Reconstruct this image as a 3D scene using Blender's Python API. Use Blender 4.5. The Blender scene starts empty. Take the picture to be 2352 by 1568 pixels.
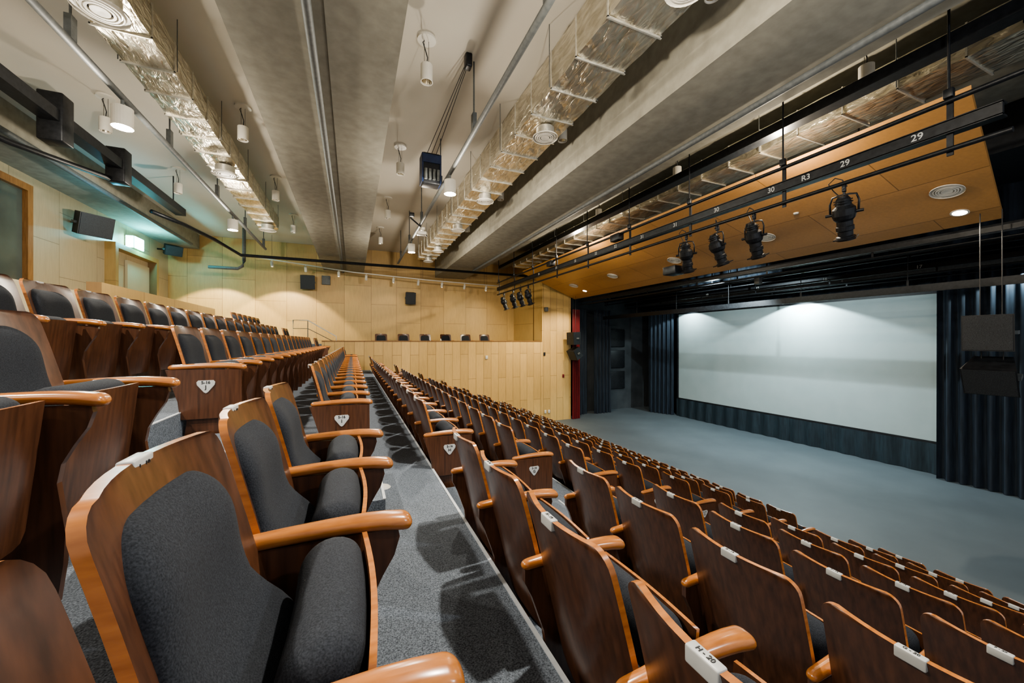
import bpy, math, random, bmesh
from mathutils import Vector, Matrix
random.seed(4)
OZ = 3.87
S = bpy.context.scene
C = S.collection

# ------------------------------------------------------------------ materials
def base(name):
    m = bpy.data.materials.new(name); m.use_nodes = True
    nt = m.node_tree
    return m, nt, nt.nodes['Principled BSDF']

def nmat(name, c1, c2, sc=(1, 1, 1), ns=5.0, rough=.6, metal=0.0, bump=0.0, bd=.01, detail=4, lo=.3, hi=.7, coat=0.0, dist=0.0):
    m, nt, b = base(name)
    tc = nt.nodes.new('ShaderNodeTexCoord'); mp = nt.nodes.new('ShaderNodeMapping')
    mp.inputs['Scale'].default_value = sc
    nt.links.new(tc.outputs['Object'], mp.inputs['Vector'])
    n = nt.nodes.new('ShaderNodeTexNoise'); n.inputs['Scale'].default_value = ns; n.inputs['Detail'].default_value = detail
    n.inputs['Distortion'].default_value = dist
    nt.links.new(mp.outputs['Vector'], n.inputs['Vector'])
    r = nt.nodes.new('ShaderNodeValToRGB')
    r.color_ramp.elements[0].position = lo; r.color_ramp.elements[1].position = hi
    r.color_ramp.elements[0].color = (*c1, 1); r.color_ramp.elements[1].color = (*c2, 1)
    nt.links.new(n.outputs['Fac'], r.inputs['Fac'])
    nt.links.new(r.outputs['Color'], b.inputs['Base Color'])
    b.inputs['Roughness'].default_value = rough; b.inputs['Metallic'].default_value = metal
    if coat: b.inputs['Coat Weight'].default_value = coat; b.inputs['Coat Roughness'].default_value = .2
    if bump:
        bp = nt.nodes.new('ShaderNodeBump'); bp.inputs['Strength'].default_value = bump; bp.inputs['Distance'].default_value = bd
        nt.links.new(n.outputs['Fac'], bp.inputs['Height']); nt.links.new(bp.outputs['Normal'], b.inputs['Normal'])
    return m

def panelmat(name, c1, c2, seam, pw, ph, horiz, vert='z', rough=.45, mortar=.006, offset=.5):
    """boards: pw wide along `horiz` axis, ph long along `vert` axis"""
    m, nt, b = base(name)
    tc = nt.nodes.new('ShaderNodeTexCoord'); sp = nt.nodes.new('ShaderNodeSeparateXYZ'); cb = nt.nodes.new('ShaderNodeCombineXYZ')
    nt.links.new(tc.outputs['Object'], sp.inputs[0])
    nt.links.new(sp.outputs[vert.upper()], cb.inputs[0]); nt.links.new(sp.outputs[horiz.upper()], cb.inputs[1])
    br = nt.nodes.new('ShaderNodeTexBrick'); br.inputs['Scale'].default_value = 1
    br.inputs['Brick Width'].default_value = ph; br.inputs['Row Height'].default_value = pw
    br.inputs['Mortar Size'].default_value = mortar; br.inputs['Mortar Smooth'].default_value = .1; br.offset = offset
    br.inputs['Color1'].default_value = (*c1, 1); br.inputs['Color2'].default_value = (*c2, 1); br.inputs['Mortar'].default_value = (*seam, 1)
    nt.links.new(cb.outputs[0], br.inputs['Vector'])
    mp = nt.nodes.new('ShaderNodeMapping'); mp.inputs['Scale'].default_value = (9, 9, 1.2)
    nt.links.new(tc.outputs['Object'], mp.inputs['Vector'])
    n = nt.nodes.new('ShaderNodeTexNoise'); n.inputs['Scale'].default_value = 2.5; n.inputs['Detail'].default_value = 5
    nt.links.new(mp.outputs[0], n.inputs['Vector'])
    mr = nt.nodes.new('ShaderNodeMapRange'); mr.inputs['To Min'].default_value = .82; mr.inputs['To Max'].default_value = 1.12
    nt.links.new(n.outputs['Fac'], mr.inputs['Value'])
    mx = nt.nodes.new('ShaderNodeVectorMath'); mx.operation = 'SCALE'
    nt.links.new(br.outputs['Color'], mx.inputs[0]); nt.links.new(mr.outputs[0], mx.inputs['Scale'])
    nt.links.new(mx.outputs[0], b.inputs['Base Color'])
    b.inputs['Roughness'].default_value = rough
    return m

def emat(name, col, st):
    m, nt, b = base(name)
    b.inputs['Base Color'].default_value = (*col, 1)
    b.inputs['Emission Color'].default_value = (*col, 1); b.inputs['Emission Strength'].default_value = st
    return m

M = {}
M['wood'] = nmat('walnut_veneer', (.058, .025, .013), (.128, .053, .026), (16, 16, 1.3), 3, .30, coat=.3)
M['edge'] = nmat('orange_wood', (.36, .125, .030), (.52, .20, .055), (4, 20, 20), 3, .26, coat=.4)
M['fabric'] = nmat('charcoal_fabric', (.009, .011, .015), (.034, .039, .048), ns=300, rough=.95, bump=.3, bd=.002, detail=2)
M['plate'] = nmat('silver_plate', (.46, .46, .44), (.58, .58, .55), ns=8, rough=.35)
M['ink'] = nmat('black_ink', (.01, .01, .01), (.03, .03, .03), rough=.6)
M['carpet'] = nmat('grey_carpet', (.045, .054, .067), (.24, .275, .315), ns=170, rough=.95, bump=.5, bd=.004, detail=3)
M['stagefloor'] = nmat('stage_vinyl', (.090, .108, .122), (.112, .134, .148), ns=.9, rough=.6)
M['nosing'] = nmat('pale_nosing', (.50, .52, .53), (.6, .62, .63), ns=20, rough=.5)
M['plaster'] = nmat('ceiling_plaster', (.60, .56, .48), (.66, .62, .54), ns=.6, rough=.8)
M['concrete'] = nmat('board_concrete', (.23, .22, .180), (.36, .345, .285), ns=6, rough=.85, detail=14, bump=.08, lo=.2, hi=.8)
M['foil'] = nmat('foil_wrap', (.52, .47, .36), (.90, .85, .73), (3.5, 1.1, 3.5), 4, .29, .92, .8, .045, 5, dist=.8)
M['foilband'] = nmat('foil_band', (.6, .58, .52), (.8, .78, .7), ns=20, rough=.35, metal=.7)
M['greymetal'] = nmat('grey_steel', (.10, .11, .11), (.15, .16, .16), ns=20, rough=.6, metal=.1)
M['black'] = nmat('black_paint', (.008, .009, .011), (.02, .022, .026), ns=12, rough=.5)
M['blackmetal'] = nmat('black_metal', (.010, .011, .013), (.022, .024, .028), ns=18, rough=.42, metal=.4)
M['white'] = nmat('white_enamel', (.60, .57, .50), (.70, .67, .6), ns=4, rough=.45)
M['number'] = nmat('number_paint', (.42, .42, .40), (.5, .5, .48), ns=4, rough=.6)
M['chrome'] = nmat('reflector_chrome', (.6, .55, .45), (.85, .8, .7), ns=30, rough=.2, metal=1)
M['drape'] = nmat('navy_black_drape', (.006, .011, .019), (.018, .030, .048), (3, 3, .3), 6, .75)
M['skirt'] = nmat('dark_teal_drape', (.010, .020, .028), (.022, .042, .056), (3, 3, .3), 6, .7)
M['red'] = nmat('crimson_drape', (.09, .003, .006), (.18, .008, .012), (3, 3, .3), 6, .75)
M['screen'] = nmat('screen_cloth', (.40, .475, .475), (.43, .505, .505), ns=2, rough=.7)
M['stagewall'] = nmat('charcoal_wall', (.035, .041, .047), (.065, .073, .08), ns=1.5, rough=.8)
M['cream'] = nmat('cream_paint', (.50, .42, .27), (.56, .48, .32), ns=1, rough=.6)
M['blue'] = nmat('navy_enamel', (.006, .014, .05), (.012, .03, .09), ns=10, rough=.4)
M['grille'] = nmat('speaker_grille', (.012, .013, .015), (.06, .065, .07), ns=140, rough=.6, metal=.3)
M['glass'] = nmat('dark_glass', (.05, .06, .055), (.10, .12, .10), ns=1, rough=.08)
M['framewood'] = nmat('oak_frame', (.22, .10, .03), (.32, .16, .055), (12, 12, 1.5), 3, .4)
M['lit'] = emat('warm_lamp_glow', (1, .93, .78), 25)
M['litcool'] = emat('exit_glow', (.35, 1, .95), 16)
M['cable'] = nmat('dark_cable', (.02, .02, .02), (.05, .05, .05), rough=.6)
M['walllow'] = panelmat('birch_boards', (.68, .45, .175), (.55, .355, .13), (.20, .12, .04), .36, 2.2, 'x')
M['wallup'] = panelmat('birch_panels', (.58, .385, .15), (.48, .31, .118), (.20, .115, .04), 1.15, 1.7, 'x')
M['wallback'] = panelmat('pale_panels', (.52, .42, .265), (.46, .37, .235), (.22, .17, .10), 1.5, 1.6, 'y')
M['canopy'] = panelmat('canopy_veneer', (.54, .275, .088), (.47, .24, .075), (.25, .12, .03), 1.2, 2.8, 'x', 'y', mortar=.008)
M['ledge'] = panelmat('honey_ledge', (.46, .31, .12), (.41, .27, .10), (.2, .12, .05), 1.2, 3, 'y')

# ------------------------------------------------------------------ mesh builder
class MB:
    def __init__(s, T=None): s.v = []; s.f = []; s.m = []; s.s = []; s.T = T
    def add(s, vs, fs, mi=0, sm=False):
        o = len(s.v)
        for p in vs:
            p = Vector(p)
            if s.T is not None: p = s.T @ p
            s.v.append(p)
        for f in fs:
            s.f.append([i + o for i in f]); s.m.append(mi); s.s.append(sm)
        return s
    def box(s, x0, x1, y0, y1, z0, z1, mi=0):
        vs = [(x, y, z) for x in (x0, x1) for y in (y0, y1) for z in (z0, z1)]
        return s.add(vs, [(0, 1, 3, 2), (4, 6, 7, 5), (0, 4, 5, 1), (2, 3, 7, 6), (0, 2, 6, 4), (1, 5, 7, 3)], mi)
    def cyl(s, p0, p1, r0, r1=None, n=16, mi=0):
        p0 = Vector(p0); p1 = Vector(p1); r1 = r0 if r1 is None else r1
        d = (p1 - p0).normalized(); a = d.orthogonal().normalized(); b = d.cross(a)
        vs = []
        for p, r in ((p0, r0), (p1, r1)):
            for i in range(n):
                t = 2 * math.pi * i / n
                vs.append(p + (a * math.cos(t) + b * math.sin(t)) * r)
        s.add(vs, [(i, (i + 1) % n, n + (i + 1) % n, n + i) for i in range(n)], mi, True)
        s.add(vs[:n], [tuple(range(n))], mi); s.add(vs[n:], [tuple(range(n))], mi)
        return s
    def lathe(s, prof, c=(0, 0, 0), n=24, mi=0):
        c = Vector(c); vs = []; k = len(prof)
        for i in range(n):
            t = 2 * math.pi * i / n
            for r, z in prof: vs.append(c + Vector((r * math.cos(t), r * math.sin(t), z)))
        fs = []
        for i in range(n):
            j = (i + 1) % n
            for q in range(k - 1): fs.append((i * k + q, j * k + q, j * k + q + 1, i * k + q + 1))
        return s.add(vs, fs, mi, False)
    def tube(s, pts, r, n=8, mi=0):
        pts = [Vector(p) for p in pts]; vs = []
        for i, p in enumerate(pts):
            d = (pts[min(i + 1, len(pts) - 1)] - pts[max(i - 1, 0)]).normalized()
            up = Vector((0, 0, 1)) if abs(d.z) < .95 else Vector((1, 0, 0))
            a = d.cross(up).normalized(); b = d.cross(a)
            for k in range(n):
                t = 2 * math.pi * k / n; vs.append(p + (a * math.cos(t) + b * math.sin(t)) * r)
        fs = [(i * n + k, i * n + (k + 1) % n, (i + 1) * n + (k + 1) % n, (i + 1) * n + k) for i in range(len(pts) - 1) for k in range(n)]
        fs += [tuple(range(n)), tuple(range((len(pts) - 1) * n, len(pts) * n))]
        return s.add(vs, fs, mi, True)
    def prism(s, poly, axis, a0, a1, mi=0):
        def mk(p, a):
            return {'x': (a, p[0], p[1]), 'y': (p[0], a, p[1]), 'z': (p[0], p[1], a)}[axis]
        n = len(poly); vs = [mk(p, a0) for p in poly] + [mk(p, a1) for p in poly]
        fs = [tuple(range(n)), tuple(range(n, 2 * n))] + [(i, (i + 1) % n, n + (i + 1) % n, n + i) for i in range(n)]
        return s.add(vs, fs, mi)
    def rbox(s, c, h, r, mi=0, m=3, fn=None, mid=1):
        c = Vector(c)
        def samp(hh):
            rr = min(r, hh * .999)
            a = [-hh + rr * (1 - math.cos(k / m * math.pi / 2)) for k in range(m + 1)]
            inner = hh - rr
            mids = [-inner + 2 * inner * (q + 1) / (mid + 1) for q in range(mid)] if inner > 1e-5 else []
            return a + mids + [-x for x in reversed(a)]
        ss = [samp(h[i]) for i in range(3)]
        vs = []; idx = {}
        def vert(q):
            k = tuple(round(x, 5) for x in q)
            if k in idx: return idx[k]
            R = [min(r, h[i] * .999) for i in range(3)]
            inn = Vector([max(-(h[i] - R[i]), min(h[i] - R[i], q[i])) for i in range(3)])
            d = Vector(q) - inn
            if d.length > 1e-9:
                e = Vector([d[i] / R[i] for i in range(3)]); e.normalize()
                d = Vector([e[i] * R[i] for i in range(3)])
            p = inn + d
            if fn: p = Vector(fn(p))
            vs.append(p + c); idx[k] = len(vs) - 1
            return idx[k]
        fs = []
        for ax in range(3):
            b1, b2 = [(1, 2), (0, 2), (0, 1)][ax]
            for sg in (-1, 1):
                A, B = ss[b1], ss[b2]
                for i in range(len(A) - 1):
                    for j in range(len(B) - 1):
                        q = []
                        for (u, v) in ((A[i], B[j]), (A[i + 1], B[j]), (A[i + 1], B[j + 1]), (A[i], B[j + 1])):
                            t = [0, 0, 0]; t[ax] = sg * h[ax]; t[b1] = u; t[b2] = v
                            q.append(vert(t))
                        if len(set(q)) == 4: fs.append(q)
        return s.add(vs, fs, mi, True)
    def obj(s, name, mats, root=None, label=None, category=None, kind=None, group=None, recalc=True):
        if not isinstance(mats, (list, tuple)): mats = [mats]
        used = sorted(set(s.m)); remap = {u: i for i, u in enumerate(used)}
        me = bpy.data.meshes.new(name)
        if root is not None: off = Vector(root.location)
        else:
            xs = [p.x for p in s.v]; ys = [p.y for p in s.v]; zs = [p.z for p in s.v]
            off = Vector(((min(xs) + max(xs)) / 2, (min(ys) + max(ys)) / 2, min(zs)))
        me.from_pydata([tuple(p - off) for p in s.v], [], s.f)
        for u in used: me.materials.append(mats[u])
        for i, p in enumerate(me.polygons):
            p.material_index = remap[s.m[i]]; p.use_smooth = s.s[i]
        if recalc:
            bm = bmesh.new(); bm.from_mesh(me); bmesh.ops.recalc_face_normals(bm, faces=bm.faces); bm.to_mesh(me); bm.free()
        o = bpy.data.objects.new(name, me); C.objects.link(o)
        if root is not None: o.parent = root
        else: o.location = off
        tag(o, label, category, kind, group)
        return o

def tag(o, label=None, category=None, kind=None, group=None):
    if label: o['label'] = label
    if category: o['category'] = category
    if kind: o['kind'] = kind
    if group: o['group'] = group

def root(name, loc, label, category, group=None):
    e = bpy.data.objects.new(name, None); e.location = loc; e.empty_display_size = .1
    C.objects.link(e); tag(e, label, category, None, group)
    return e

def struct(mb, name, mat, label):
    return mb.obj(name, mat, label=label, category=name.split('_')[0].split('.')[0], kind='structure')

def copy_tree(e, loc, rotz=None, label=None, group=None, rot=None):
    n = e.copy(); n.location = loc
    if rotz is not None: n.rotation_euler = (0, 0, rotz)
    if rot is not None: n.rotation_euler = rot
    if label: n['label'] = label
    if group: n['group'] = group
    C.objects.link(n)
    for c in [c for c in e.children]:
        k = c.copy(); k.parent = n; C.objects.link(k)
    return n
def kill(e):
    for c in list(e.children): bpy.data.objects.remove(c)
    bpy.data.objects.remove(e)

FR = {'-x': Matrix(((0, 0, -1), (-1, 0, 0), (0, 1, 0))), '+x': Matrix(((0, 0, 1), (1, 0, 0), (0, 1, 0))),
      '-y': Matrix(((1, 0, 0), (0, 0, -1), (0, 1, 0))), 'up': Matrix(((0, 1, 0), (-1, 0, 0), (0, 0, 1)))}
def text(s, loc, size, face, mat, parent, name='lettering'):
    cu = bpy.data.curves.new('t', 'FONT'); cu.body = s; cu.size = size; cu.align_x = 'CENTER'; cu.align_y = 'CENTER'; cu.extrude = .0006; cu.offset = size * .012
    t = bpy.data.objects.new('t', cu); C.objects.link(t)
    dg = bpy.context.evaluated_depsgraph_get()
    me = bpy.data.meshes.new_from_object(t.evaluated_get(dg)); bpy.data.objects.remove(t)
    me.materials.clear(); me.materials.append(mat)
    o = bpy.data.objects.new(name, me); C.objects.link(o); o.parent = parent
    o.matrix_local = Matrix.Translation(loc) @ FR[face].to_4x4()
    return o

# ------------------------------------------------------------------ theatre seat
W, E, F, P = 0, 1, 2, 3
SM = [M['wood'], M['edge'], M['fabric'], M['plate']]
AY = .276
def x0(z): return .17 * max(0, (.95 - z) / .67) ** .9
def sheet(b, rows, n, t):
    fr = [(x + t, y, z) for x, y, z in rows]; k = len(rows) // n
    q = [(i * n + j, i * n + j + 1, (i + 1) * n + j + 1, (i + 1) * n + j) for i in range(k - 1) for j in range(n - 1)]
    b.add(rows, q, W, True); b.add(fr, q, W, True)
    loop = [j for j in range(n)] + [i * n + n - 1 for i in range(1, k)] + [(k - 1) * n + j for j in range(n - 2, -1, -1)] + [i * n for i in range(k - 2, 0, -1)]
    L = len(loop); vs = [rows[i] for i in loop] + [fr[i] for i in loop]
    b.add(vs, [(i, (i + 1) % L, L + (i + 1) % L, L + i) for i in range(L)], E, True)  # lighter orange ply rim, its colour also carrying the rounded edge's highlight
def p_shell(b):
    zs = [.27, .285, .31, .4, .5, .6, .7, .8, .86, .895, .915, .93, .94, .947, .95]
    us = [-1, -.97, -.8, -.6, -.4, -.2, 0, .2, .4, .6, .8, .97, 1]
    def hw(z):
        h = .245 + .005 * (1 - abs(z - .6) / .35); r = .05
        if z > .95 - r: h -= r - math.sqrt(max(0, r * r - (z - .95 + r) ** 2))
        r2 = .03
        if z < .27 + r2: h -= r2 - math.sqrt(max(0, r2 * r2 - (.27 + r2 - z) ** 2))
        return h
    sheet(b, [(x0(z) + .035 * u * u, hw(z) * u, z) for z in zs for u in us], len(us), .018)
def p_cushion(b, nu=18, nv=30):
    vs = []
    def T(z):
        return .028 + .018 * math.exp(-((z - .80) / .09) ** 2) + .085 * math.exp(-((z - .50) / .095) ** 2)
    for i in range(nv + 1):
        v = -1 + 2 * i / nv; v = math.sin(v * math.pi / 2)
        z = .640 + .250 * v
        h = .190 if z > .64 else .190 + .030 * min(1, (.64 - z) / .08)
        r = .10
        if z > .89 - r: h -= (r - math.sqrt(max(0, r * r - (z - .89 + r) ** 2))) * .9
        for j in range(nu + 1):
            u = math.sin((-1 + 2 * j / nu) * math.pi / 2)
            th = T(z) * (max(0, 1 - abs(u) ** 5)) ** .5 * (max(0, 1 - abs(v) ** 10)) ** .5
            vs.append((x0(z) + .015 + .035 * (u * h / .25) ** 2 + th, h * u, z))
    n = nu + 1
    b.add(vs, [(i * n + j, i * n + j + 1, (i + 1) * n + j + 1, (i + 1) * n + j) for i in range(nv) for j in range(nu)], F, True)
def p_seat(b):
    def fn(p): return (p.x + .022 * (p.z / .2) + .012 * math.cos(p.y / .22 * 1.4), p.y, p.z)
    b.rbox((.285, 0, .487), (.069, .218, .19), .067, F, m=5, fn=fn, mid=2)
def p_pan(b):
    n = 11; rows = []
    for z in [.22, .23, .26, .35, .5, .60, .65]:
        h = .222
        if z < .26: h -= .04 - math.sqrt(max(0, .04 ** 2 - (.26 - z) ** 2))
        for j in range(n):
            u = -1 + 2 * j / (n - 1)
            rows.append((.356 + .022 * (z - .487) / .2 + .012 * math.cos(u * 1.5), u * h, z))
    sheet(b, rows, n, .012)
def p_arm(b, y):
    def fn(p):
        t = max(0, min(1, (p.x + .235) / .47))
        z = p.z * (.9 + .25 * t) + .010 * math.sin(t * 2.6) - (.012 * max(0, (t - .7) / .3) ** 2)
        return (p.x, p.y * (.62 + .52 * t ** 1.3), z)
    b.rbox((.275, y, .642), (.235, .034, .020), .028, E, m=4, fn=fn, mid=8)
SIDE = [(.05, .63), (.47, .625), (.475, .60), (.46, .55), (.43, .50), (.400, .44), (.39, .38), (.40, .30), (.41, .22), (.405, .12), (.39, .0),
        (.14, .0), (.13, .10), (.15, .25), (.13, .38), (.08, .52), (.05, .58)]
def p_side(b, y): b.prism(SIDE, 'y', y - .012, y + .012, W)
def p_end(b, y): b.prism([(.035, .628), (.482, .622), (.485, .27), (.12, .27), (.105, .40), (.07, .52)], 'y', y - .034, y - .0125, W)
def p_plate(b): b.rbox((.0095, 0, .937), (.0125, .034, .0165), .004, P, m=2)
def p_rowplate(b, y):
    poly = [(.215, .535), (.225, .548), (.315, .548), (.325, .535), (.322, .515), (.282, .462), (.270, .455), (.258, .462), (.218, .515)]
    b.prism(poly, 'y', y - .040, y - .0345, P)

def seat_template(first):
    e = root('theatre_seat', (0, 0, 0), 'folded-up walnut plywood theatre seat with charcoal fabric', 'seat')
    def part(fn, name, *a, label=None):
        b = MB(); fn(b, *a); return b.obj(name, SM, root=e, label=label)
    part(p_shell, 'backrest', label='curved walnut plywood back with orange edge')
    part(p_cushion, 'back_cushion', label='charcoal fabric back pad with lumbar bulge')
    part(p_seat, 'seat_cushion', label='charcoal folded-up seat pad')
    part(p_pan, 'seat_pan', label='walnut plywood seat underside')
    part(p_arm, 'armrest', AY, label='glossy orange-brown wooden armrest')
    part(p_side, 'side_support', AY)
    part(p_plate, 'number_plate', label='silver seat number plate')
    if first:
        part(p_arm, 'armrest', -AY, label='glossy orange-brown wooden armrest')
        part(p_side, 'side_support', -AY)
        part(p_end, 'end_panel', -AY, label='walnut aisle end panel')
        part(p_rowplate, 'row_plate', -AY, label='white shield-shaped row plate')
    return e
def seat_far(first):
    b = MB(); p_shell(b); p_cushion(b, 6, 10); p_seat(b); p_pan(b); p_arm(b, AY); p_side(b, AY); p_plate(b)
    if first: p_arm(b, -AY); p_side(b, -AY); p_end(b, -AY); p_rowplate(b, -AY)
    o = b.obj('theatre_seat', SM, label='folded-up walnut plywood theatre seat with charcoal fabric', category='seat')
    o.data.transform(Matrix.Translation(o.location)); o.location = (0, 0, 0)
    return o

TN = seat_template(False); TF = seat_template(True); FN = seat_far(False); FF = seat_far(True)
LET = {-3: 'L', -2: 'K', -1: 'J', 0: 'I', 1: 'H', 2: 'G', 3: 'F', 4: 'E', 5: 'D', 6: 'C', 7: 'B', 8: 'A'}
def ZF(k): return {-3: -.15, -2: -.51, -1: -.83}.get(k, -1.15 - .34 * k)
def XR(k): return -.352 + .9 * k
for k in range(-3, 9):
    sh = .08 * (k - 1) if k > 0 else 0
    X = XR(k); Z = ZF(k); L = LET[k]; grp = 'row %s theatre seats' % L
    lst = []
    if k == -3: lst += [(12.45 + .56 * i, i == 0, None) for i in range(6)]
    elif k == -2: lst += [(3.38 - .56 + .56 * i, False, None) for i in range(19)]
    elif k <= 0:
        lst += [(.295 + .551 * i, i == 0, 20 - i) for i in range(4)]
        lst += [(3.71 + .56 * i, i == 0, 16 - i) for i in range(17)]
    else:
        y = 2.15 + sh; n = 17
        while y > -.6: lst.append((y, False, n)); y -= .56; n += 1
        lst += [(3.73 + sh + .56 * i, i == 0, 16 - i) for i in range(17)]
    if k > -2: lst += [(14.55, True, None), (15.11, False, None)]
    elif k == -2: lst += [(14.4, True, None), (14.96, False, None)]
    for (y, first, num) in lst:
        # leave out seats wholly outside the view wedge
        if y < .245 * X - .45 or y < -.62 * X * 1.0 - .3 and X < -.9: continue
        d = .3875 * X + .9219 * y
        if d < -.1: continue
        if d < 6.5:
            e = copy_tree(TF if first else TN, (X, y, Z), group=grp)
            e['label'] = 'walnut and charcoal folding seat in row %s' % L + (', beside the carpeted aisle' if first else '')
            pl = [c for c in e.children if c.name.startswith('number_plate')][0]
            if num and num > 15 and d < 3.2:
                if k <= 0: text('%s - %d' % (L, num), (.0225, 0, .937), .017, '+x', M['ink'], pl)
                else: text('%s - %d' % (L, num), (.0095, 0, .9540), .014, 'up', M['ink'], pl)
            if first:
                rp = [c for c in e.children if c.name.startswith('row_plate')][0]
                text('5-16', (.27, -.3175, .532), .030, '-y', M['ink'], rp)
                text(L, (.27, -.3175, .498), .038, '-y', M['ink'], rp)
        else:
            o = (FF if first else FN).copy(); o.location = (X, y, Z); C.objects.link(o)
            o['group'] = grp
for i in range(6):
    o = FN.copy(); o.location = (1.12 + .93 * i, 17.2, -.62); o.rotation_euler = (0, 0, -math.pi / 2); C.objects.link(o)
    o['group'] = 'gallery seats'; o['label'] = 'dark upholstered seat behind the birch gallery parapet'
kill(TN); kill(TF); kill(FN); kill(FF)

# ------------------------------------------------------------------ floors
Y0, Y1 = -2.0, 16.3
def tier(x0_, x1_, z1, z0, ya=Y0, yb=Y1, mat='carpet', label='grey carpeted seating tier'):
    return struct(MB().box(x0_, x1_, ya, yb, z0, z1), 'floor', M[mat], label)
tier(-3.3, -1.13, -.51, -1.4)
tier(-3.42, -2.2, -.15, -.51, 12.05, 16.3)
for k in range(-1, 8): tier(-.23 + .9 * k, .67 + .9 * k, ZF(k), ZF(k + 1) - .25)
tier(-.23 + 7.2, 17.2, -3.87, -4.1, Y0, 17.9, 'stagefloor', 'smooth blue-grey stage floor')
struct(MB().box(-.23 + 7.2, 7.8, Y0, Y1, -3.87, -3.862), 'floor', M['carpet'], 'grey carpet of the lowest seating row')
tier(-6.7, -3.42, .3, .05, Y0, 19)
tier(-3.42, -1.1, -.1, -.51, 16.3, 19)
tier(-1.1, 8.4, -.62, -.8, 16.45, 19, label='grey carpeted gallery floor')
ti = 1
for k in range(-2, 8):
    xe = .67 + .9 * k
    struct(MB().box(xe - .014, xe + .003, Y0, Y1, ZF(k), ZF(k) + .006), 'trim_%d' % ti, M['nosing'], 'pale nosing strip on the tier edge'); ti += 1
    for (ya, yb) in ((2.5 + max(0, .08 * k), 3.38 + max(0, .08 * k)), (13.1, 14.2)):
        h = (ZF(k) + ZF(k + 1)) / 2
        struct(MB().box(xe, xe + .42, ya, yb, ZF(k + 1), h), 'floor', M['carpet'], 'carpeted aisle half step')
        struct(MB().box(xe + .406, xe + .423, ya, yb, h, h + .006), 'trim_%d' % ti, M['nosing'], 'pale nosing strip on an aisle step'); ti += 1
MB().lathe([(0, .012), (.045, .012), (.06, 0)], (.22, 3.15, -1.15)).obj('floor_light', M['white'], label='round white floor light in the aisle carpet', category='light')

# ------------------------------------------------------------------ walls / ceiling
struct(MB().box(-1.1, 8.43, 16.3, 16.45, -3.87, 0), 'wall_parapet', M['walllow'], 'birch board wall below the gallery')
struct(MB().box(-1.1, 8.43, 16.27, 16.48, 0, .03), 'trim_%d' % ti, M['framewood'], 'thin wooden cap on the gallery wall'); ti += 1
struct(MB().box(8.43, 10.04, 16.3, 16.45, -3.87, 4.3), 'wall_proscenium', M['walllow'], 'tall birch board wall beside the stage')
struct(MB().prism([(8.1, 19), (8.43, 16.45), (8.6, 16.45), (8.3, 19)], 'z', -.8, 4.3), 'wall_return', M['wallup'], 'birch return wall of the gallery')
struct(MB().box(-6.7, 8.3, 19, 19.15, -.8, 4.3), 'wall_far', M['wallup'], 'birch panelled gallery wall')
struct(MB().box(-6.85, -6.7, Y0, 19, 0, 4.3), 'wall_back', M['wallback'], 'pale panelled rear wall')
struct(MB().box(-6.85, 5.3, Y0, 19.15, 4.3, 4.45), 'ceiling', M['plaster'], 'off-white plaster ceiling')
struct(MB().box(5.3, 10.4, Y0, 19.15, 4.1, 4.45), 'ceiling_concrete', M['concrete'], 'brown-grey concrete ceiling')
struct(MB().box(10.4, 17.2, Y0, 17.9, 3.3, 3.45), 'ceiling_stage', M['black'], 'black ceiling above the stage')
struct(MB().box(10.4, 10.5, Y0, 17.9, 3.45, 4.45), 'wall_bulkhead', M['black'], 'black bulkhead above the stage opening')
struct(MB().box(10.04, 17.2, 17.75, 17.9, -3.87, 3.3), 'wall_stage_side', M['stagewall'], 'charcoal stage side wall')
struct(MB().box(17.05, 17.2, Y0, 17.75, -3.87, 3.3), 'wall_stage_back', M['black'], 'black wall behind the screen')
struct(MB().box(10.0, 10.15, 16.45, 17.75, -3.87, 3.3), 'wall_stage_end', M['black'], 'black stage end wall')
struct(MB().box(-3.42, -3.3, Y0, 7.2, -.51, .66), 'wall_ledge', M['cream'], 'cream low wall behind the last row')
struct(MB().box(-3.44, -3.28, 7.2, 12.0, -.51, .84), 'wall_ledge', M['ledge'], 'honey-coloured wooden low wall')
for (a, b_, z, lab) in ((-1.2, -.25, 3.22, 'broad concrete ceiling beam'), (-.25, .48, 3.18, 'broad concrete ceiling beam'), (3.8, 5.3, 3.2, 'deep concrete ceiling beam'), (-6.7, -5.7, 3.72, 'concrete beam along the rear wall')):
    MB().box(a, b_, Y0, 18.98, z, 4.3).obj('concrete_beam', M['concrete'], label=lab, category='beam', kind='structure')

dr = root('door_1', (-6.68, 16.2, .3), 'pale door with wooden frame in the rear wall', 'door'); dr['kind'] = 'structure'
b = MB(); b.box(-6.7, -6.45, 14.85, 15.0, .3, 2.95); b.box(-6.7, -6.45, 17.4, 17.55, .3, 2.95); b.box(-6.7, -6.45, 15.0, 17.4, 2.8, 2.95); b.obj('door_frame', M['ledge'], root=dr)
b = MB(); b.box(-6.69, -6.62, 15.9, 17.3, .3, 2.6); b.obj('door_leaf', M['cream'], root=dr)
b = MB(); b.box(-6.62, -6.61, 16.3, 16.9, 1.15, 1.55); b.obj('notice', M['white'], root=dr)
wn = root('window_1', (-6.68, 9.9, 1.2), 'projection booth window with oak frame', 'window'); wn['kind'] = 'structure'
b = MB()
b.box(-6.7, -6.55, 8.0, 11.9, 3.3, 3.45); b.box(-6.7, -6.55, 8.0, 11.9, 1.1, 1.25); b.box(-6.7, -6.55, 11.75, 11.9, 1.25, 3.3); b.box(-6.7, -6.55, 8.0, 8.15, 1.25, 3.3)
b.obj('window_frame', M['framewood'], root=wn)
MB().box(-6.69, -6.64, 8.15, 11.75, 1.25, 3.3).obj('window_pane', M['glass'], root=wn)
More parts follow.
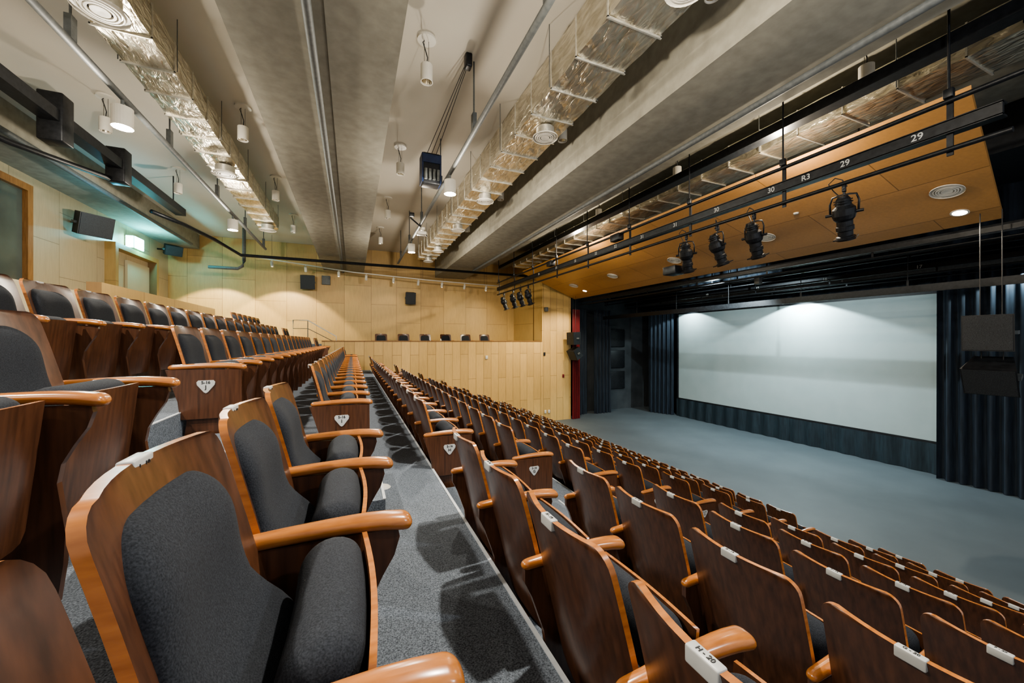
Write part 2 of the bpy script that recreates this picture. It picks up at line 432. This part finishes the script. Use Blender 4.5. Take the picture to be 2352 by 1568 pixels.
ex = root('exit_sign', (-6.6, 16.2, 3.05), 'glowing cyan-green exit sign above the door', 'exit sign')
MB().box(-6.68, -6.46, 15.9, 16.5, 3.0, 3.4).obj('sign_housing', M['white'], root=ex)
MB().box(-6.46, -6.445, 15.92, 16.48, 3.02, 3.38).obj('sign_face', M['litcool'], root=ex)
MB().box(-6.66, -6.48, 15.885, 15.9, 3.02, 3.38).obj('sign_side', M['litcool'], root=ex)

# ------------------------------------------------------------------ canopy above the stage front
def cz(x): return 5.128 - .297 * x
cn = root('ceiling_canopy', (8.6, 9, 2.6), 'large sloping orange-brown wooden acoustic canopy', 'acoustic canopy')
b = MB(); pts = [(7, 2.1), (10.2, 2.7), (10.2, 16.2), (7, 15.4)]
vs = [(x, y, cz(x)) for x, y in pts] + [(x, y, cz(x) + .1) for x, y in pts]
b.add(vs, [(0, 1, 2, 3), (4, 5, 6, 7), (0, 1, 5, 4), (1, 2, 6, 5), (2, 3, 7, 6), (3, 0, 4, 7)])
b.obj('canopy_board', M['canopy'], root=cn)
for y in (3.5, 6.5, 9.5, 12.5, 15):
    for x in (7.6, 9.6): MB().cyl((x, y, cz(x) + .1), (x, y, 4.1), .012, n=6).obj('hanger', M['blackmetal'], root=cn)

tilt = math.atan(.297)
def diffuser(loc, r=.22, tilty=0, label='round white air diffuser', neck=.14):
    e = root('air_diffuser', loc, label, 'air diffuser', 'ceiling air diffusers')
    T = Matrix.Translation(loc) @ Matrix.Rotation(tilty, 4, 'Y')
    MB(T).lathe([(r, 0), (r, .02), (r * .86, .025), (r * .80, .005), (r * .74, .004), (r * .70, .03)]).obj('outer_ring', M['white'], root=e)
    MB(T).lathe([(0, .004), (r * .34, .0), (r * .36, .02), (r * .40, .02), (r * .42, .0), (r * .52, .0), (r * .54, .02), (r * .58, .0), (r * .66, .0), (r * .68, .02), (0, .03)]).obj('vent_cone', M['white'], root=e)
    if neck: MB(T).cyl((0, 0, .02), (0, 0, neck), r * .72, n=24).obj('duct_neck', M['foilband'], root=e)
    return e
for (x, y) in ((8.95, 2.95), (8.95, 5.9), (8.95, 8.65), (8.95, 11.6), (8.95, 14.3)):
    diffuser((x, y, cz(x) - .03), .2, tilt, 'round white air diffuser in the wooden canopy', .0)
for y in (2.0, 5.25, 9.4, 13.6): diffuser((-2.4, y, 3.4), .23, 0, 'round white air diffuser under the foil duct', .165)
for y in (2.6, 5.4, 8.4, 10.9, 13.7, 15.6): diffuser((2.85, y, 3.26), .2, 0, 'round white air diffuser under the foil duct', .155)
def downlight(x, y):
    e = root('recessed_downlight', (x, y, cz(x)), 'recessed round downlight in the wooden canopy', 'light', 'canopy downlights')
    R = Matrix.Rotation(tilt, 4, 'Y')
    MB(Matrix.Translation((x, y, cz(x) - .012)) @ R).lathe([(.115, .01), (.115, 0), (.09, 0), (.09, .012)]).obj('trim_ring', M['white'], root=e)
    MB(Matrix.Translation((x, y, cz(x) - .010)) @ R).lathe([(0, 0), (.088, 0), (.088, .006), (0, .006)]).obj('lens', M['lit'], root=e)
downlight(9.72, 3.05); downlight(9.6, 14.4)
MB().lathe([(0, 0), (.04, .0), (.05, .03), (0, .03)], (8.38, 4.9, cz(8.38) - .03)).obj('smoke_detector', M['white'], label='small white smoke detector on the canopy', category='smoke detector')

# ------------------------------------------------------------------ ducts
def duct(x0_, x1_, z0, z1, ya, yb, lab):
    e = root('air_duct', ((x0_ + x1_) / 2, ya, z0), lab, 'air duct')
    b = MB(); n = int((yb - ya) / .155); vs = []; fs = []; xm = (x0_ + x1_) / 2; zm = (z0 + z1) / 2
    per = [(x0_, z0), ((x0_ + xm) / 2, z0 - .01), (xm, z0 - .018), ((xm + x1_) / 2, z0 - .01), (x1_, z0), (x1_ + .01, zm), (x1_, z1), (x0_, z1), (x0_ - .01, zm)]
    for i in range(n + 1):
        y = ya + (yb - ya) * i / n
        for (x, z) in per: vs.append((x + random.uniform(-.006, .006), y + random.uniform(-.02, .02), z + random.uniform(-.008, .008)))
    k = len(per)
    for i in range(n):
        for j in range(k): fs.append((i * k + j, i * k + (j + 1) % k, (i + 1) * k + (j + 1) % k, (i + 1) * k + j))
    fs += [tuple(range(k)), tuple(range(n * k, n * k + k))]
    b.add(vs, fs); b.obj('foil_skin', M['foil'], root=e)
    y = max(ya, .2) ; top = 4.3 if x1_ < 5 else 4.1; i = 0
    while y < yb:
        g = .02; b = MB()
        b.box(x0_ - g, x1_ + g, y - .009, y + .009, z0 - g - .012, z0 - .004); b.box(x0_ - g, x0_ - .004, y - .009, y + .009, z0 - .02, z1); b.box(x1_ + .004, x1_ + g, y - .009, y + .009, z0 - .02, z1)
        b.obj('duct_band', M['foilband'], root=e)
        if i % 3 == 1:
            for xx in (x0_ - .04, x1_ + .04): MB().cyl((xx, y, z0), (xx, y, top), .006, n=6).obj('hanger_rod', M['greymetal'], root=e)
        y += .62; i += 1
duct(-2.72, -2.2, 3.6, 4.0, Y0, 14.2, 'shiny foil-wrapped rectangular air duct')
duct(2.5, 3.2, 3.45, 3.95, Y0, 16.2, 'shiny foil-wrapped rectangular air duct')
duct(6.75, 7.45, 3.4, 3.8, Y0, 16.0, 'foil-wrapped air duct behind black rigging')

# ------------------------------------------------------------------ pipes
def pipe(p0, p1, r, mat, lab, name='ceiling_pipe', n=12):
    return MB().cyl(p0, p1, r, n=n).obj(name, M[mat], label=lab, category='pipe')
pipe((-.40, Y0, 3.15), (-.40, 18.9, 3.15), .045, 'greymetal', 'grey conduit pipe under the concrete beam')
pipe((4.95, Y0, 3.14), (4.95, 16.2, 3.14), .045, 'greymetal', 'grey conduit pipe under the deep beam')
pipe((-5.5, Y0, 3.6), (-5.5, 17.5, 3.6), .055, 'greymetal', 'grey conduit pipe near the rear wall')
def hungpipe(x, z, yb, lab):
    e = root('lighting_pipe', (x, 5, z), lab, 'pipe')
    MB().cyl((x, Y0, z), (x, yb, z), .04, n=12).obj('pipe_run', M['greymetal'], root=e)
    y = .8
    while y < yb:
        b = MB(); b.cyl((x, y, z), (x, y, 4.3), .012, n=6); b.box(x - .03, x + .03, y - .05, y + .05, z + .03, z + .28); b.obj('hanger_bracket', M['greymetal'], root=e); y += 2.4
hungpipe(-2.8, 3.22, 15.5, 'grey hung lighting pipe with brackets')
hungpipe(1.72, 3.22, 16.2, 'grey hung lighting pipe with brackets')
e = root('rigging_track', (-4.3, 6, 3.5), 'black steel rigging track with junction boxes', 'rigging')
MB().box(-4.42, -4.2, Y0, 13.0, 3.42, 3.60).obj('track_rail', M['blackmetal'], root=e)
for y, h_ in ((8.3, .38), (10.05, .34)):
    MB().rbox((-4.32, y, 3.50), (.15, .14, h_), .02, m=1).obj('junction_box', M['blackmetal'], root=e)
MB().tube([(-5.6, 7.0, 3.2), (-5.0, 8.6, 3.15), (-4.4, 9.9, 3.2)], .05).obj('cable_arm', M['blackmetal'], root=e)
for y in (1, 4, 7, 12.5): MB().cyl((-4.3, y, 3.6), (-4.3, y, 4.3), .015, n=6).obj('hanger_rod', M['blackmetal'], root=e)
b = MB(); b.tube([(-4.7, 12.4, 3.3), (-4.4, 13.4, 3.3), (-4.0, 14.6, 3.2), (-3.6, 15.9, 3.02), (7.6, 15.9, 3.02)], .055)
b.obj('lighting_batten', M['blackmetal'], label='black pipe batten crossing below the ceiling', category='batten')
b = MB(); b.tube([(-4.9, 17.2, 2.75), (-4.0, 17.2, 2.75), (-3.85, 17.2, 2.85), (-3.8, 17.2, 3.05), (-3.8, 17.2, 4.3)], .06)
b.obj('ceiling_pipe', M['greymetal'], label='grey elbow pipe at the gallery wall', category='pipe')
MB().box(5.95, 6.15, Y0, 15.7, 3.2, 3.34).obj('cable_tray', M['blackmetal'], label='black steel cable tray beside the deep beam', category='cable tray')
MB().box(5.42, 5.52, Y0, 16, 3.45, 3.62).obj('cable_tray', M['blackmetal'], label='narrow black steel tray under the ceiling', category='cable tray')
for (y, z, lab) in ((1.4, 3.25, 'black steel cross beam over the rigging'), (-.2, 3.0, 'black steel cross beam over the stage front')):
    b = MB(); b.box(6.3, 14, y - .14, y + .14, z, z + .05); b.box(6.3, 14, y - .14, y + .14, z + .3, z + .35); b.box(6.3, 14, y - .02, y + .02, z + .05, z + .3)
    b.obj('steel_beam', M['blackmetal'], label=lab, category='beam')

# ------------------------------------------------------------------ pendants
def pend_template(r=.085, h=.24, drop=.38, lit=False):
    e = root('pendant_light', (0, 0, 0), 'white cylindrical pendant light on a thin cable', 'pendant light', 'ceiling pendants')
    MB().lathe([(0, h), (r, h), (r, 0), (r * .9, 0), (r * .86, .03)]).obj('lamp_shade', M['white'], root=e)
    MB().lathe([(r * .88, .02), (r * .6, .1), (r * .3, .13), (0, .13)] if not lit else [(r * .9, .004), (0, .004)]).obj('reflector', M['lit' if lit else 'chrome'], root=e)
    if not lit:
        MB().tube([(0, 0, h), (.012, 0, h + drop * .3), (-.02, .01, h + drop * .6), (-.05, .01, h + drop * .85), (-.01, 0, h + drop)], .008, 6).obj('cable', M['cable'], root=e)
        for xx in (-.03, .03): MB().cyl((xx, .01, h), (xx, .01, h + drop), .003, n=5).obj('suspension_wire', M['cable'], root=e)
        MB().lathe([(0, h + drop - .03), (.13, h + drop - .03), (.13, h + drop), (0, h + drop)]).obj('ceiling_plate', M['white'], root=e)
    else:
        MB().cyl((0, 0, h), (0, 0, h + .1), .02, n=8).obj('stem', M['greymetal'], root=e)
    return e
PT = pend_template()
pl = []
for y in (2.2, 5.43, 8.65, 11.9, 15.1): pl.append((.97, y))
for y in (5.1, 8.3, 11.5, 14.7): pl.append((-1.85, y))
for y in (5.9, 8.9, 11.9): pl.append((-4.0, y))
for y in (2.9, 6.05, 9.2, 12.3): pl.append((3.55, y))
for (x, y) in pl: copy_tree(PT, (x, y, 3.68))
for y in (2.86, 6.1, 8.9): copy_tree(PT, (6.4, y, 3.48))
LT = pend_template(.11, .26, .1, True)
lits = [(-2.8, 1.5), (-2.8, 6.6), (-2.8, 11.6), (1.72, 2.1), (1.72, 7.15), (1.72, 12.3)]
for (x, y) in lits: copy_tree(LT, (x, y, 2.82), label='lit white cylindrical lamp under a grey pipe', group='lit pipe lamps')
kill(PT); kill(LT)

# hoist
h = root('motor_hoist', (1.45, 7.6, 3.1), 'black and navy motor hoist hanging by steel cables', 'hoist')
T = Matrix.Translation((-.17, 0, 0))
MB(T).rbox((1.6, 7.6, 3.4), (.17, .14, .3), .02, m=2).obj('hoist_body', M['blackmetal'], root=h)
b = MB(T); b.box(1.41, 1.44, 7.45, 7.75, 3.12, 3.68); b.box(1.76, 1.79, 7.45, 7.75, 3.12, 3.68); b.box(1.42, 1.78, 7.44, 7.46, 3.5, 3.66); b.obj('hoist_frame', M['blue'], root=h)
for i in range(4): MB(T).cyl((1.48 + .08 * i, 7.42, 3.16), (1.48 + .08 * i, 7.42, 3.36), .03, n=10).obj('hoist_drum', M['greymetal'], root=h)
for i in range(3): MB(T).cyl((1.5 + .09 * i, 7.55, 3.65), (1.73 + .02 * i, 5.55, 4.16), .006, n=6).obj('cable', M['cable'], root=h)
MB().rbox((1.6, 5.5, 4.2), (.05, .07, .1), .02, m=2).obj('pulley', M['blackmetal'], root=h)
h = root('moving_light', (1.72, 10.6, 2.9), 'small black bracket with white fixture on the pipe', 'spotlight')
b = MB(); b.tube([(1.4, 10.2, 3.25), (1.72, 10.6, 3.17), (1.95, 10.9, 3.0)], .02); b.rbox((1.42, 10.1, 3.3), (.06, .04, .05), .01, m=1); b.obj('bracket', M['blackmetal'], root=h)
b = MB(); b.rbox((1.75, 10.6, 2.98), (.13, .10, .05), .03, m=2); b.rbox((1.78, 10.62, 3.10), (.05, .12, .04), .02, m=2); b.obj('fixture_head', M['white'], root=h)

# ------------------------------------------------------------------ lighting bridge with numbers
TX = 5.9
tr = root('lighting_bridge', (TX, 8, 2.3), 'long black steel lighting bridge with white numbers', 'lighting bridge')
b = MB(); b.box(TX - .02, TX + .02, 1.56, 15.7, 2.24, 2.37); b.box(TX - .02, TX + .10, 1.56, 15.7, 2.36, 2.38); b.box(TX - .02, TX + .1, 1.56, 15.7, 2.23, 2.25); b.obj('main_rail', M['blackmetal'], root=tr)
MB().cyl((TX, 1.2, 2.58), (TX, 15.7, 2.58), .027).obj('upper_rail', M['blackmetal'], root=tr)
MB().cyl((TX, 1.5, 2.06), (TX, 15.7, 2.06), .027).obj('lower_rail', M['blackmetal'], root=tr)
y = 1.93
while y < 15.7:
    b = MB(); b.box(TX + .02, TX + .04, y - .025, y + .025, 2.0, 2.66); b.cyl((TX - .0, y, 2.64), (TX, y, 4.1), .012, n=6)
    b.rbox((TX, y, 2.66), (.03, .04, .05), .01, m=1); b.obj('strut', M['blackmetal'], root=tr); y += 1.7
for s_, y in (('29', 2.17), ('29', 2.85), ('R3', 3.31), ('30', 3.79), ('30', 4.73), ('31', 5.65), ('31', 6.58), ('32', 7.5), ('32', 8.3), ('33', 9.3), ('33', 10.4), ('34', 11.6)):
    text(s_, (-.024, y - 8, .005), .105, '-x', M['number'], tr, 'bridge_number')
for y in (7.35, 10.6): MB().rbox((TX - .10, y, 2.47), (.08, .16, .08), .01, m=1).obj('junction_box', M['blackmetal'], label='black junction box on the lighting bridge', category='junction box')

def spot_template():
    e = root('stage_spotlight', (0, 0, 0), 'black ellipsoidal stage spotlight clamped to the bridge', 'stage spotlight', 'bridge spotlights')
    b = MB(); b.rbox((0, 0, -.02), (.03, .02, .045), .008, m=1); b.cyl((0, 0, -.02), (0, 0, -.10), .014, n=8); b.cyl((-.06, 0, -.03), (.04, 0, -.03), .008, n=6); b.obj('clamp', M['blackmetal'], root=e)
    b = MB(); b.tube([(-.0, -.14, -.34), (0, -.145, -.2), (0, -.12, -.115), (0, -.05, -.1), (0, .05, -.1), (0, .12, -.115), (0, .145, -.2), (0, .14, -.34)], .012, 6)
    b.cyl((0, -.19, -.34), (0, -.12, -.34), .02, n=8); b.cyl((0, .19, -.34), (0, .12, -.34), .02, n=8); b.obj('yoke', M['blackmetal'], root=e)
    T = Matrix.Translation((0, 0, -.36)) @ Matrix.Rotation(math.radians(-22), 4, 'Y')
    b = MB(T); b.lathe([(0, .24), (.05, .24), (.06, .22), (.075, .20), (.085, .12), (.12, .08), (.125, .0), (.11, -.05), (.085, -.08)]); b.lathe([(.09, .15), (.1, .15), (.1, .16), (.09, .16)]); b.lathe([(.09, .18), (.097, .18), (.097, .19), (.08, .19)]); b.obj('lamp_housing', M['blackmetal'], root=e)
    b = MB(T); b.lathe([(.085, -.07), (.085, -.14), (.095, -.15), (.095, -.2), (.08, -.21), (.08, -.27), (.10, -.28), (.10, -.33), (.085, -.33), (.08, -.28)]); b.box(-.115, .115, -.115, .115, -.31, -.295); b.box(.10, .13, -.02, .02, -.06, .06); b.obj('lens_tube', M['blackmetal'], root=e)
    MB(T).lathe([(0, -.31), (.084, -.30)]).obj('lens', M['glass'], root=e)
    MB().tube([(0, .02, -.15), (.1, .12, -.0), (.12, .18, .12), (.05, .1, .16), (0, .02, .1), (.0, -.03, .0)], .007, 6).obj('cable', M['cable'], root=e)
    return e
ST = spot_template()
for (y, rz) in ((2.87, .3), (4.07, .1), (4.73, -.2), (5.4, .4), (12.5, .2), (13.2, 0), (13.9, .3), (14.9, -.1)):
    copy_tree(ST, (TX, y, 2.01), rotz=rz)
kill(ST)
MB().rbox((TX + .05, 5.75, 1.42), (.14, .16, .08), .01, m=1).obj('flood_light', M['blackmetal'], label='small black box flood light under the bridge', category='flood light')

# ------------------------------------------------------------------ speakers
def speaker(loc, hw, hd, hh, rz=0, ry=0, lab='black loudspeaker', cables=None, link=None):
    e = root('loudspeaker', loc, lab, 'loudspeaker')
    R = Matrix.Translation(loc) @ Matrix.Rotation(rz, 4, 'Z') @ Matrix.Rotation(ry, 4, 'Y')
    MB(R).prism([(-hd, -hw * .7), (hd, -hw), (hd, hw), (-hd, hw * .7)], 'z', -hh, hh).obj('cabinet', M['black'], root=e)
    b = MB(R); b.box(hd, hd + .012, -hw * .94, hw * .94, -hh * .94, hh * .94); b.obj('grille', M['grille'], root=e)
    for sy in (-1, 1):
        b = MB(R); b.box(-hd * .3, hd * .3, sy * hw * .9 - hw * .12, sy * hw * .9 + hw * .12, -.03, .03); b.obj('bracket', M['greymetal'], root=e)
    x, y, z = loc
    if cables:
        for dy in (-.12, .12): MB().cyl((x, y + dy, z + hh * .9), (x, y + dy, cables), .007, n=6).obj('hanging_cable', M['cable'], root=e)
    if link: MB().cyl(loc, link, .03, n=8).obj('mounting_arm', M['blackmetal'], root=e)
    return e
speaker((-6.3, 13.4, 3.05), .34, .24, .28, -.7, .25, 'black wedge loudspeaker on the pale rear wall', link=(-6.69, 13.5, 3.1))
speaker((-6.2, 17.9, 3.4), .26, .2, .18, -.9, .3, 'small blue-black loudspeaker in the corner', link=(-6.69, 18.1, 3.45))
speaker((-1.8, 18.75, 2.6), .28, .17, .3, -math.pi / 2, .2, 'black loudspeaker on the birch gallery wall', link=(-1.8, 18.99, 2.6))
speaker((2.56, 18.75, 2.09), .24, .17, .28, -math.pi / 2, .2, 'black loudspeaker on the birch gallery wall', link=(2.56, 18.99, 2.09))
MB().rbox((-1.1, 18.94, 2.75), (.17, .06, .2), .01, m=1).obj('wall_vent', M['greymetal'], label='grey louvred box on the gallery wall', category='vent')
for y in (2.75, 15.75):
    speaker((9.9, y, .15), .28, .24, .30, math.pi + .1, .05, 'black square loudspeaker hung beside the stage', 2.19)
    speaker((9.95, y, -.58), .30, .22, .25, math.pi + .1, .5, 'black loudspeaker tilted downwards below another', -.15)

# ------------------------------------------------------------------ track lights
e = root('track_light_rail', (1.5, 17.8, 3.0), 'white track rail with small spotlights', 'track light')
rail = [(-3.66, 17.8, 3.36), (0, 17.8, 3.0), (3.3, 17.8, 2.86), (6.8, 17.8, 2.78)]
MB().tube(rail, .025, 6).obj('rail', M['white'], root=e)
def railz(x):
    for (a, b_) in zip(rail[:-1], rail[1:]):
        if a[0] <= x <= b_[0]: return a[2] + (b_[2] - a[2]) * (x - a[0]) / (b_[0] - a[0])
    return 3
tx = [-3.0, -1.8, -.55, .55, 1.7, 2.8, 3.9, 5.0, 6.1]
for x in tx:
    z = railz(x); b = MB(); b.cyl((x, 17.8, z), (x, 17.8, z - .08), .012, n=6); b.cyl((x, 17.78, z - .08), (x, 17.9, z - .26), .055, n=12); b.obj('track_spot', M['white'], root=e)
for x in (-3, 3, 6): MB().cyl((x, 17.8, railz(x)), (x, 17.8, 4.3), .005, n=5).obj('suspension_wire', M['cable'], root=e)
e = root('stair_handrail', (-1.5, 16.6, -.1), 'thin metal stair handrail at the gallery', 'handrail')
MB().tube([(-2.1, 16.6, -.1), (-2.1, 16.6, .82), (-1.6, 16.6, .82), (-.6, 16.6, .2), (-.6, 16.6, -.05)], .02).obj('top_rail', M['white'], root=e)
MB().tube([(-2.1, 16.6, .5), (-1.6, 16.6, .5), (-.7, 16.6, -.0)], .012).obj('lower_rail', M['greymetal'], root=e)
MB().cyl((-1.6, 16.6, -.1), (-1.6, 16.6, .82), .015).obj('post', M['greymetal'], root=e)

for (x, z, lab, mt, w_) in ((5.6, -.72, 'white wall switch plate on birch boards', 'white', .06), (8.55, -.6, 'black wall control plate on birch boards', 'black', .05), (9.6, -1.7, 'small dark red wall hook', 'red', .05), (8.6, -3.4, 'white wall socket near the floor', 'white', .05), (8.8, -3.4, 'white wall socket near the floor', 'white', .05)):
    MB().rbox((x, 16.28, z), (w_, .02, .08), .01, m=1).obj('wall_plate', M[mt], label=lab, category='wall plate')
MB().rbox((8.6, 16.2, 1.55), (.07, .1, .1), .02, m=2).obj('security_camera', M['greymetal'], label='small grey camera on the birch wall', category='camera')

# ------------------------------------------------------------------ stage
def curtain(p0, p1, z0, z1, mat, lab, amp=.06, per=.2, name='stage_curtain', cat='curtain'):
    p0 = Vector((p0[0], p0[1], 0)); p1 = Vector((p1[0], p1[1], 0)); L = (p1 - p0).length; d = (p1 - p0) / L; nrm = Vector((-d.y, d.x, 0))
    n = max(8, int(L / per * 8)); vs = []; ph = random.random() * 6
    for i in range(n + 1):
        t = i / n * L; a = amp * (math.sin(2 * math.pi * t / per + .7 * math.sin(t * 1.3 + ph)) + .35 * math.sin(t * 3.1 + ph))
        for k, z in enumerate((z0, (z0 + z1) * .5, z1)):
            q = p0 + d * t + nrm * a * (1, .85, .7)[k]; vs.append((q.x, q.y, z))
    fs = [(i * 3 + k, (i + 1) * 3 + k, (i + 1) * 3 + k + 1, i * 3 + k + 1) for i in range(n) for k in range(2)]
    return MB().add(vs, fs, 0, True).obj(name, M[mat], label=lab, category=cat, recalc=False)
sc = root('projection_screen', (15.7, 10.1, -2.95), 'large pale projection screen with black border', 'projection screen')
MB().box(15.68, 15.72, 5.36, 14.84, -2.92, 1.4).obj('screen_cloth', M['screen'], root=sc)
b = MB(); b.box(15.66, 15.74, 5.26, 5.36, -3.02, 1.5); b.box(15.66, 15.74, 14.84, 14.94, -3.02, 1.5); b.box(15.66, 15.74, 5.36, 14.84, -3.02, -2.92); b.box(15.66, 15.74, 5.36, 14.84, 1.4, 1.5); b.obj('screen_frame', M['black'], root=sc)
curtain((15.62, 5.2), (15.62, 14.95), -3.86, -2.98, 'skirt', 'dark teal skirt curtain under the screen', .04, .55)
curtain((15.25, 5.2), (15.0, -2), -3.86, 2.2, 'drape', 'tall pleated navy-black stage curtain', .09, .26)
curtain((15.0, 16.3), (15.6, 15.1), -3.86, 1.7, 'drape', 'pleated black wing curtain beside the screen', .08, .22)
curtain((11.9, 17.0), (13.0, 17.0), -3.86, 1.7, 'drape', 'pleated black wing curtain', .08, .22)
curtain((10.5, 16.9), (11.6, 17.2), -3.86, 1.7, 'drape', 'black curtain at the stage edge', .06, .22)
curtain((10.08, 16.2), (10.55, 16.3), -3.86, 1.6, 'red', 'folded crimson stage curtain', .05, .12)
curtain((15.9, -2), (15.9, 17.6), 1.2, 3.28, 'drape', 'black border curtain above the screen', .05, .5)
curtain((12.6, -2), (12.6, 16.5), 2.2, 3.28, 'drape', 'black border curtain over the stage', .05, .4)
for z in (-1.0, -2.2, .2):
    MB().rbox((14.0, 17.698, z), (.5, .05, .5), .02, m=1).obj('acoustic_panel', M['black'], label='black square acoustic panel on the stage wall', category='acoustic panel')
nums = {11.2: ('4', '4', '3', '16', '5'), 13.4: ('17', '17', '16', '15', '18'), 14.3: ('5', '5', '4', '4', '6')}
for (x, z) in ((10.5, 1.95), (11.2, 2.05), (12.0, 1.13), (12.1, 2.0), (13.4, 1.85), (14.3, 1.85), (14.75, 2.0)):  # the lowest bar is placed and thickened to throw the screen's shadow band
    e = root('stage_batten', (x, 8, z), 'black metal batten bar over the stage', 'batten')
    b = MB(); b.box(x - .02, x + .02, -1.5, 16.3, z, z + (.13 if x != 12.0 else .17))
    b.obj('batten_bar', M['greymetal'] if x in (11.2, 14.3) else M['blackmetal'], root=e)
    if x != 12.0: MB().cyl((x, -1.5, z - .12), (x, 16.3, z - .12), .02, n=8).obj('lower_bar', M['blackmetal'], root=e)
    y = 0
    while y < 16.2:
        b = MB(); b.box(x + .02, x + .03, y - .02, y + .02, z - (.13 if x != 12.0 else 0), z + .3); b.cyl((x + .025, y, z + .1), (x + .025, y, 3.298), .01, n=5); y += 2.3
        b.obj('strut', M['blackmetal'], root=e)
    if x in nums:
        for i, s_ in enumerate(nums[x]): text(s_, (-.024, 2.8 + 2.1 * i - 8, .06), .12, '-x', M['number'], e, 'batten_number')
MB().rbox((11.2, 7.6, 1.81), (.08, .08, .1), .02, m=2).obj('stage_lamp', M['greymetal'], label='small grey lamp on a stage batten', category='lamp')

# ------------------------------------------------------------------ lights
def point(loc, en, col=(1, .86, .66), r=.06):
    l = bpy.data.lights.new('lamp', 'POINT'); l.energy = en; l.color = col; l.shadow_soft_size = r
    o = bpy.data.objects.new('lamp_or_fill', l); o.location = loc; C.objects.link(o)
def spot(loc, tgt, en, col=(1, .86, .66), size=90, blend=.5, r=.05):
    l = bpy.data.lights.new('lamp', 'SPOT'); l.energy = en; l.color = col; l.shadow_soft_size = r; l.spot_size = math.radians(size); l.spot_blend = blend
    o = bpy.data.objects.new('spot_beam', l); o.location = loc; o.rotation_euler = (Vector(tgt) - Vector(loc)).to_track_quat('-Z', 'Y').to_euler(); C.objects.link(o)
for (x, y) in lits:
    point((x, y, 2.74), 185, (1, .90, .75)); spot((x, y, 2.76), (x + .2, y, -3), 240, (1, .96, .90), 120, .5)
point((6.4, 4.0, 2.9), 120, (1, .86, .66)); point((6.4, 10.0, 2.9), 140, (1, .86, .66))  # bare point lights, no fixture at these positions
point((3.5, -1.0, 2.6), 180, (.92, .95, 1)); point((-3.4, -1.0, 2.6), 80, (1, .92, .8))  # fill points added outside the view, no fixtures there
for x in tx[::2]: spot((x, 17.85, railz(x) - .25), (x, 19.0, .6), 50, (1, .82, .52), 95, .5)
for x in (-5.0, -2.6): spot((x, 17.0, 2.7), (x, 18.6, .0), 430, (1, .86, .58), 92, .2)
spot((9.72, 3.05, 2.18), (9.9, 3.05, -4), 220, size=110); spot((9.6, 14.4, 2.2), (9.2, 15.6, -4), 320, size=120)
spot((7.5, 13.2, 2.6), (5.5, 16.3, -2.0), 620, (1, .86, .58), 110, .7)
# stage
for (y, en) in ((14.0, 190), (8.9, 640), (3.6, 100)):
    spot((15.0, y, 1.72), (15.05, y, -3.0), en, (.78, .97, 1), 136, .12, .03)
spot((10.85, 9.0, 1.9), (15.7, 10.0, -1.0), 430, (.78, .95, 1), 125, .4, .02)  # added spot, casts the low bar's shadow band onto the screen
spot((11.0, 8.5, 1.75), (12.5, 8.5, -4), 300, (.82, .94, 1), 120, .6)
# exit sign glow; the second cyan point is added far from it, no fixture
point((-6.3, 16.2, 3.2), 70, (.15, .88, 1), .08); point((-5.2, 12.0, 3.0), 14, (.06, .7, 1), .05)

w = bpy.data.worlds.new('world'); S.world = w; w.use_nodes = True
w.node_tree.nodes['Background'].inputs[0].default_value = (.82, .86, .9, 1); w.node_tree.nodes['Background'].inputs[1].default_value = .5

# ------------------------------------------------------------------ shift so the stage floor is z=0
for o in bpy.data.objects:
    if o.parent is None: o.location.z += OZ

cam = bpy.data.cameras.new('camera'); cam.sensor_width = 36; cam.lens = 870 / 2352 * 36; cam.clip_start = .03
co = bpy.data.objects.new('camera', cam); co.location = (0, 0, OZ); co.rotation_euler = (math.pi / 2, 0, -math.atan(366 / 870))
C.objects.link(co); S.camera = co
S.view_settings.view_transform = 'AgX'; S.view_settings.look = 'AgX - Medium High Contrast'
S.view_settings.exposure = .48
